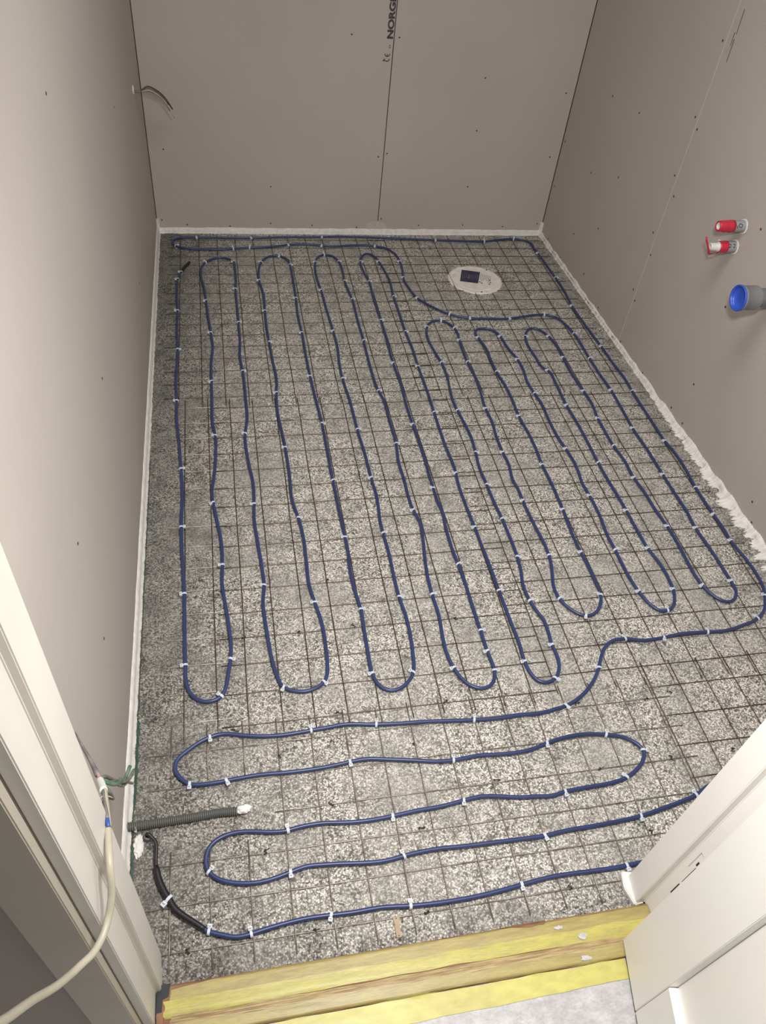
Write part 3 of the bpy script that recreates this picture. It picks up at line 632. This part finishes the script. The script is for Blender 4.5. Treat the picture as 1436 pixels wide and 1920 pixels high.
# ================================================================= FLOOR DRAIN COVER
cx, cy, rd = 1.062, 2.876, .117
dc = empty('floor_drain_cover', (cx, cy, 0)); tag(dc, 'round white drain cover with navy sticker, set in the floor near the far right', 'drain cover')
bm = bmesh.new(); n = 72; rings = []
rn = random.Random(4)
jag = [1+(.022*noise.noise(Vector((math.cos(2*math.pi*k/n)*6, math.sin(2*math.pi*k/n)*6, 2)))+rn.uniform(-.012, .012)) for k in range(n)]
for rr, z, j in ((1.0, .0005, 1), (.985, .0042, 1), (.93, .0052, .6), (.86, .0050, .2), (.84, .0042, 0), (.80, .0042, 0), (.78, .0056, 0), (.05, .0058, 0)):
    rings.append([bm.verts.new((math.cos(2*math.pi*k/n)*rd*rr*(1+(jag[k]-1)*j), math.sin(2*math.pi*k/n)*rd*rr*(1+(jag[k]-1)*j), z)) for k in range(n)])
for a, b2 in zip(rings, rings[1:]):
    for k in range(n): bm.faces.new((a[k], a[(k+1) % n], b2[(k+1) % n], b2[k]))
bm.faces.new(rings[-1]); link('cover_plate', fixn(bm), M['disc'], dc, False)
def quad(name, pts, z, m, parent, off, kid=None):
    bm = bmesh.new(); lo = [bm.verts.new((p[0]-off[0], p[1]-off[1], z-.0004)) for p in pts]; hi = [bm.verts.new((p[0]-off[0], p[1]-off[1], z)) for p in pts]
    bm.faces.new(hi); bm.faces.new(lo[::-1])
    for k in range(4): bm.faces.new((lo[k], lo[(k+1) % 4], hi[(k+1) % 4], hi[k]))
    return link(name, fixn(bm), m, parent)
q0, q1, q2, q3 = Vector((1.022, 2.955)), Vector((1.100, 2.934)), Vector((1.065, 2.839)), Vector((.990, 2.859))
r1, r2 = Vector((1.152, 2.902)), Vector((1.117, 2.812))
def ins(pts): return [(p.x, p.y) for p in pts]
st = quad('sticker', ins([q0, q1, q2, q3]), .0066, M['navy'], dc, (cx, cy)); st['label'] = 'dark navy printed sticker'
il = quad('info_label', ins([q1, r1, r2, q2]), .0066, M['paper'], dc, (cx, cy)); il['label'] = 'white printed instruction label'
# faint lines of print on the two labels
ug = (q1-q0); vg = (q3-q0)
bmL = bmesh.new(); bmD = bmesh.new(); rp = random.Random(8)
def stroke(bm, o0, u, v2, a, b2, c, d, z):
    pts = [o0+u*a+v2*c, o0+u*b2+v2*c, o0+u*b2+v2*d, o0+u*a+v2*d]; bm.faces.new([bm.verts.new((p.x-cx, p.y-cy, z)) for p in pts])
for k in range(9):
    a = .08+k*.1; stroke(bmL, q0, ug, vg, a, a+.022, .25+rp.random()*.2, .6+rp.random()*.3, .0070)
stroke(bmL, q0, ug, vg, .40, .46, .35, .70, .0070); stroke(bmL, q0, ug, vg, .33, .53, .50, .54, .0070)
u2 = (r1-q1); v2_ = (q2-q1)
for k in range(7):
    a = .08+k*.12; stroke(bmD, q1, u2, v2_, a, a+.03, .12, .55+rp.random()*.25, .0070)
for a, c in ((.05, .8), (.2, .86), (.72, .45), (.75, .78), (.8, .62)): stroke(bmD, q1, u2, v2_, a, a+.10, c, c+.10, .0071)
link('sticker_print', fixn(bmL), M['greywire'], st); link('label_print', fixn(bmD), M['greywire'], il)
for k, (ax_, ay_) in enumerate(((1.135, 2.955), (1.062, 2.770))):
    bm = lathe(bmesh.new(), [(0, .004), (.0004, .004)], (ax_-cx, ay_-cy, .0054), (0, 0, 1), 12); link('screw_hole', fixn(bm), M['gap_shade'], dc)
# ================================================================= WALL PIPES (right)
def corr(r0, r1, L0, L1, pitch):
    prof = []; d = L0
    while d < L1:
        prof += [(d, r0), (d+pitch*.5, r1)]; d += pitch
    prof.append((L1, r0)); return prof
def hole_ring(parent, loc, r, m=M['putty']):
    bm = bmesh.new(); rn = random.Random(int(loc[1]*1000)); n = 28; A = []; B = []
    for k in range(n):
        a = 2*math.pi*k/n
        A.append(bm.verts.new((.0005, math.cos(a)*r*.9, math.sin(a)*r*.9))); B.append(bm.verts.new((.0018, math.cos(a)*r*(1.12+.16*rn.random()), math.sin(a)*r*(1.12+.16*rn.random()))))
    for k in range(n): bm.faces.new((A[k], A[(k+1) % n], B[(k+1) % n], B[k]))
    return link('cut_edge', fixn(bm), m, parent, loc=(-.0035, 0, 0))
def black_ring(parent, r):
    bm = lathe(bmesh.new(), [(0, r*1.06), (.0008, r*1.06)], (-.0022, 0, 0), (1, 0, 0), 28); return link('wall_gap', fixn(bm), M['gap_shade'], parent)
# upper water pipe
t = empty('water_pipe', (XR(1.957), 1.957, .681)); tag(t, 'upper of two capped water pipes, red and white tip in grey sleeve', 'pipe', 'capped water pipes on the right wall')
link('sleeve', fixn(lathe(bmesh.new(), corr(.0158, .0172, -.012, .038, .0034), (0, 0, 0), (-1, 0, 0), 28)), M['sleeve'], t, True)
link('red_pipe', fixn(lathe(bmesh.new(), [(.036, .0176), (.050, .0178), (.052, .0165), (.058, .0165), (.060, .0172), (.066, .0168), (.072, .0160), (.084, .0150), (.086, .0128), (.074, .0120)], (0, 0, 0), (-1, 0, 0), 28, True)), M['red'], t, True)
link('inner_plug', fixn(lathe(bmesh.new(), [(.060, .0110), (.083, .0110), (.0845, .0085), (.079, .0080)], (0, 0, 0), (-1, 0, 0), 20)), M['pex'], t, True)
def scribble(parent, pts, r=.0011):
    return link('handwritten_mark', tubem([Vector(p) for p in pts], r, 5), M['ink'], parent, True)
def on_pipe(r, pts):
    # pts: (distance from wall, angle deg measured from +Z towards -Y)
    return [(-d, -math.sin(math.radians(a))*r, math.cos(math.radians(a))*r) for d, a in pts]
scribble(t, on_pipe(.0176, [(.024, 40), (.018, 46), (.016, 62), (.020, 76), (.026, 70), (.028, 54), (.024, 40)]))
scribble(t, on_pipe(.0176, [(.030, 84), (.033, 60)]))
hole_ring(t, (0, 1.957, .681), .0185); black_ring(t, .0178)
# lower water pipe
t = empty('water_pipe', (XR(1.957), 1.957, .617)); tag(t, 'lower of two water pipes, white stub with red tape tail and grey sleeve', 'pipe', 'capped water pipes on the right wall')
link('sleeve', fixn(lathe(bmesh.new(), corr(.0158, .0172, -.012, .034, .0034), (0, 0, 0), (-1, 0, 0), 28)), M['sleeve'], t, True)
link('red_pipe', fixn(lathe(bmesh.new(), [(.030, .0172), (.034, .0176), (.052, .0162), (.056, .0150)], (0, 0, 0), (-1, 0, 0), 28)), M['red'], t, True)
link('inner_plug', fixn(lathe(bmesh.new(), [(.054, .0148), (.060, .0142), (.062, .0118), (.080, .0112), (.084, .0100), (.084, .0070), (.079, .0065)], (0, 0, 0), (-1, 0, 0), 24)), M['pex'], t, True)
bm = bmesh.new(); rows = []
for p, w_ in (((-.058, -.012, -.0135), .004), ((-.072, -.013, -.0150), .004), ((-.086, -.013, -.0175), .0055), ((-.091, -.012, -.006), .0065), ((-.098, -.008, .008), .006), ((-.106, -.005, .021), .005), ((-.109, -.003, .031), .004)):
    p = Vector(p); rows.append([bm.verts.new(p+Vector((-.0016, -w_*.5, 0))), bm.verts.new(p+Vector((.0022, -w_*.5, .001))), bm.verts.new(p+Vector((.0022, w_*.6, .001))), bm.verts.new(p+Vector((-.0016, w_*.6, 0)))])
for a, b2 in zip(rows, rows[1:]):
    for k in range(4): bm.faces.new((a[k], a[(k+1) % 4], b2[(k+1) % 4], b2[k]))
bm.faces.new(rows[0]); bm.faces.new(rows[-1]); link('tape_tail', fixn(bm), M['red'], t, True)
scribble(t, on_pipe(.0176, [(.0300, 42), (.0275, 36), (.0245, 42), (.0250, 52), (.0300, 70), (.0240, 70)]))
scribble(t, on_pipe(.0176, [(.0165, 42), (.0140, 36), (.0110, 42), (.0115, 52), (.0165, 70), (.0105, 70)]))
scribble(t, on_pipe(.0176, [(.021, 56), (.020, 58)]), .0011)
bm = bmesh.new(); tube(bm, [Vector((-.052, .004, .016)), Vector((-.056, .004, .019)), Vector((-.063, .003, .020))], .002, 6); link('white_nub', bm, M['pex'], t, True)
hole_ring(t, (0, 1.957, .617), .0185); black_ring(t, .0178)
# grey drain pipe with blue plug
t = empty('drain_pipe', (XR(1.70), 1.70, .596)); tag(t, 'grey plastic drain pipe with bright blue plug sticking out of right wall', 'pipe')
link('pipe', fixn(lathe(bmesh.new(), [(-.012, .026), (.063, .026), (.070, .0325), (.072, .0335)], (0, 0, 0), (-1, 0, 0), 40)), M['pvc'], t, True)
link('socket', fixn(lathe(bmesh.new(), [(.070, .0330), (.073, .0338), (.113, .0338), (.114, .0352), (.122, .0352), (.123, .0335), (.115, .0330)], (0, 0, 0), (-1, 0, 0), 40, False)), M['pvc'], t, True)
link('blue_plug', fixn(lathe(bmesh.new(), [(.116, .0300), (.121, .0358), (.1245, .0362), (.1265, .0350), (.1265, .0325), (.120, .0305), (.1145, .0285), (.1130, .012), (.1135, .0001)], (0, 0, 0), (-1, 0, 0), 40, False)), M['bluecap'], t, True)
hole_ring(t, (0, 1.70, .596), .028); black_ring(t, .0275)
# ================================================================= CONDUIT ON THE FLOOR (left)
t = empty('corrugated_conduit', (-.245, .69, 0)); tag(t, 'grey corrugated conduit on floor from left wall, white foam in its end', 'conduit')
path = [Vector(p) for p in ((-.262, .690, .0135), (-.20, .691, .0125), (-.12, .6935, .0120), (-.072, .6955, .0125), (-.036, .693, .0140))]
pp, _ = cr(path, .0014)
pp = [p-Vector(t.location) for p in pp]
bm = bmesh.new(); rings = []
tube(bm, pp, lambda q: .0078+.0014*(1 if int(q*len(pp)) % 3 < 2 else -.5), 18)
link('conduit_tube', fixn(bm), M['conduit'], t, False)
bm = bmesh.new(); bmesh.ops.create_icosphere(bm, subdivisions=4, radius=1)
for v in bm.verts:
    c = v.co.copy(); k = 1+.35*noise.noise(c*2.2)
    v.co = Vector((.250+c.x*.0175*k-.033, .0045+c.y*.0082*k*(1+.35*c.x), .0150+c.z*.0075*k))
link('foam_plug', fixn(bm), M['crumb'], t, True)
bm = bmesh.new(); bmesh.ops.create_icosphere(bm, subdivisions=4, radius=1)
for v in bm.verts:
    c = v.co.copy(); k = 1+.5*noise.noise(c*2.6+Vector((5, 0, 0)))
    v.co = Vector((.0060+c.x*.004*k, .0+c.y*.010*k, .008+c.z*.009*k))
link('putty_collar', fixn(bm), M['putty'], t, True)
# small grey stub where the black lead comes up, with plaster round it
t = empty('conduit_stub', (-.2165, .6655, 0)); tag(t, 'short upright grey conduit stub with the black lead coming out of it', 'conduit')
bm = bmesh.new(); rings = corr(.0062, .0074, .0, .020, .0026); rings += [(.020, .005), (.012, .0048)]
lathe(bm, rings, (0, 0, .0005), (.15, -.1, 1), 18); link('stub_tube', fixn(bm), M['conduit'], t)
bm = bmesh.new(); bmesh.ops.create_icosphere(bm, subdivisions=4, radius=1)
for v in bm.verts:
    c = v.co.copy(); k = 1+.55*noise.noise(c*2.9+Vector((1, 8, 0)))
    v.co = Vector((-.017+c.x*.010*k, -.010+c.y*.022*k, .000+c.z*.004*k))
link('plaster_smear', fixn(bm), M['putty'], t, True)
# ================================================================= LITTLE PLYWOOD CHIP
t = empty('wood_chip', (.2535, .430, 0)); tag(t, 'small pale wooden slat with a nail hole at each end, near the sill', 'wood slat')
bm = bmesh.new(); prism(bm, [(-.0065, .019), (.0070, .0185), (.0055, .008), (.0042, -.004), (.0050, -.018), (-.0050, -.0185), (-.0056, -.006), (-.0048, .005)], .0005, .0040)
link('slat', bev(bm, .0004, 1), M['chipwood'], t)
for yy in (.0155, -.0150):
    link('nail_hole', fixn(lathe(bmesh.new(), [(0, .0012), (.0003, .0011)], (0, yy, .0040), (0, 0, 1), 10)), M['gap_shade'], t)
# ================================================================= CABLE END IN THE FAR LEFT CORNER
t = empty('wall_cable', (XL, 2.975, .668)); tag(t, 'short cable with split conductors sticking out of left wall near far corner', 'cable')
link('grommet', fixn(lathe(bmesh.new(), [(-.002, .0150), (.002, .0150), (.004, .0125), (.004, .006), (.001, .005)], (0, 0, 0), (1, 0, 0), 24)), M['pex'], t, True)
def curve_pts(P_, step=.006): return cr([Vector(p) for p in P_], step)[0]
base = [(.000, 0, 0), (.014, .01, -.004), (.032, .02, -.007)]
link('sheath', tubem(curve_pts([(-.004, 0, -.004), (.012, .006, -.006), (.026, .014, -.008)]), .0042, 10), M['greywire'], t, True)
for k, (m_, dy, dz, tail, r_) in enumerate(((M['brownwire'], .016, .006, (.116, .215, -.128), .0028), (M['lightwire'], -.004, -.001, (.122, .190, -.150), .0016), (M['black'], .004, -.005, (.108, .205, -.132), .0018), (M['greywire'], .010, .002, (.104, .212, -.112), .0022))):
    link('conductor', tubem(curve_pts([(.022, .012, -.008), (.045, .05+dy, -.014+dz), (.070, .10+dy, -.040+dz), (.095, .155+dy, -.082+dz), tail]), r_, 8), m_, t, True)
# ================================================================= HANGING CABLE AT THE LEFT JAMB
hx = [(-.262, .638, .500), (-.245, .604, .510), (-.212, .536, .534), (-.196, .495, .585), (-.181, .429, .619), (-.173, .378, .635), (-.174, .350, .604), (-.179, .333, .589), (-.184, .316, .586), (-.191, .300, .590), (-.204, .282, .604), (-.212, .262, .636), (-.220, .224, .727), (-.220, .193, .806), (-.222, .150, .93), (-.224, .12, 1.1)]
t = empty('hanging_cable', hx[4]); tag(t, 'cream cable hanging down over the left door jamb, torn open, with green wires', 'cable'); off = -Vector(t.location)
def hpart(name, pts, r, m_, n=12, parent=t):
    o = link(name, tubem(curve_pts(pts, .004), r, n), m_, parent, True); o.location = off; return o
hpart('sheath', [hx[4]]+hx[5:], lambda q: .0045, M['sheath'])
# torn half-open sheath with the inner conductors visible
bm = bmesh.new(); tp = curve_pts([hx[3], (-.187, .458, .608), hx[4]], .004); rows = []
for i, p in enumerate(tp):
    tt = (tp[min(i+1, len(tp)-1)]-tp[max(i-1, 0)]).normalized(); s = tt.cross(Vector((0, 0, 1))).normalized(); u = s.cross(tt)
    rows.append([bm.verts.new(p+(s*math.cos(a)+u*math.sin(a))*.0047) for a in [math.radians(-250+k*20) for k in range(11)]])
for a, b2 in zip(rows, rows[1:]):
    for k in range(10): bm.faces.new((a[k], a[k+1], b2[k+1], b2[k]))
o = link('torn_sheath', fixn(bm), M['sheath'], t, True); o.location = off
hpart('conductor', [(-.185, .448, .616), (-.181, .436, .622), (-.1795, .428, .624)], .0026, M['bluewire'], 8)
hpart('conductor', [hx[3], (-.188, .463, .609), (-.182, .440, .621)], .0026, M['greywire'], 8)
hpart('white_sleeve', [(-.212, .536, .534), (-.204, .516, .558), (-.196, .495, .585)], .0052, M['whitetube'], 16)
hpart('conductor', [(-.230, .576, .514), (-.220, .556, .522), (-.210, .533, .540)], .0026, M['pink'], 8)
hpart('flat_sheath', [(-.262, .638, .500), (-.245, .604, .510), (-.230, .576, .514), (-.217, .548, .526)], lambda q: .0010+.0030*q, M['greywire'], 8)
rr_ = random.Random(9)
for k in range(7):
    a = rr_.uniform(-.006, .006); b_ = rr_.uniform(-.010, .010)
    st_ = (-.212, .534, .540)
    pts = [st_, (-.206+a, .545+b_, .515+a), (-.202+a*.6, .575+a, .450+b_), (-.200+b_*.4, .600+a, .395+b_), (-.198+.003*(k % 3), .620+.010*k*.5, .345+.012*k+b_)] if k < 4 else [(-.206, .518, .556), (-.200+a, .520+b_, .525), (-.1985, .522, .505+b_), (-.197+a, .508, .550), (-.197, .498, .578)]
    hpart('earth_conductor', pts, .0030 if k % 2 else .0024, M['earth'] if k not in (1, 5) else M['greywire'], 8)
for k in range(9):
    p = Vector((-.1925, .484, .592)); q = p+Vector((rr_.uniform(-.006, .010), rr_.uniform(-.02, .004), rr_.uniform(-.012, .012)))
    hpart('wire_strand', [p, (p+q)/2+Vector((0, 0, .002)), q], .0009, M['chipwood'] if k % 2 else M['earth'], 5)
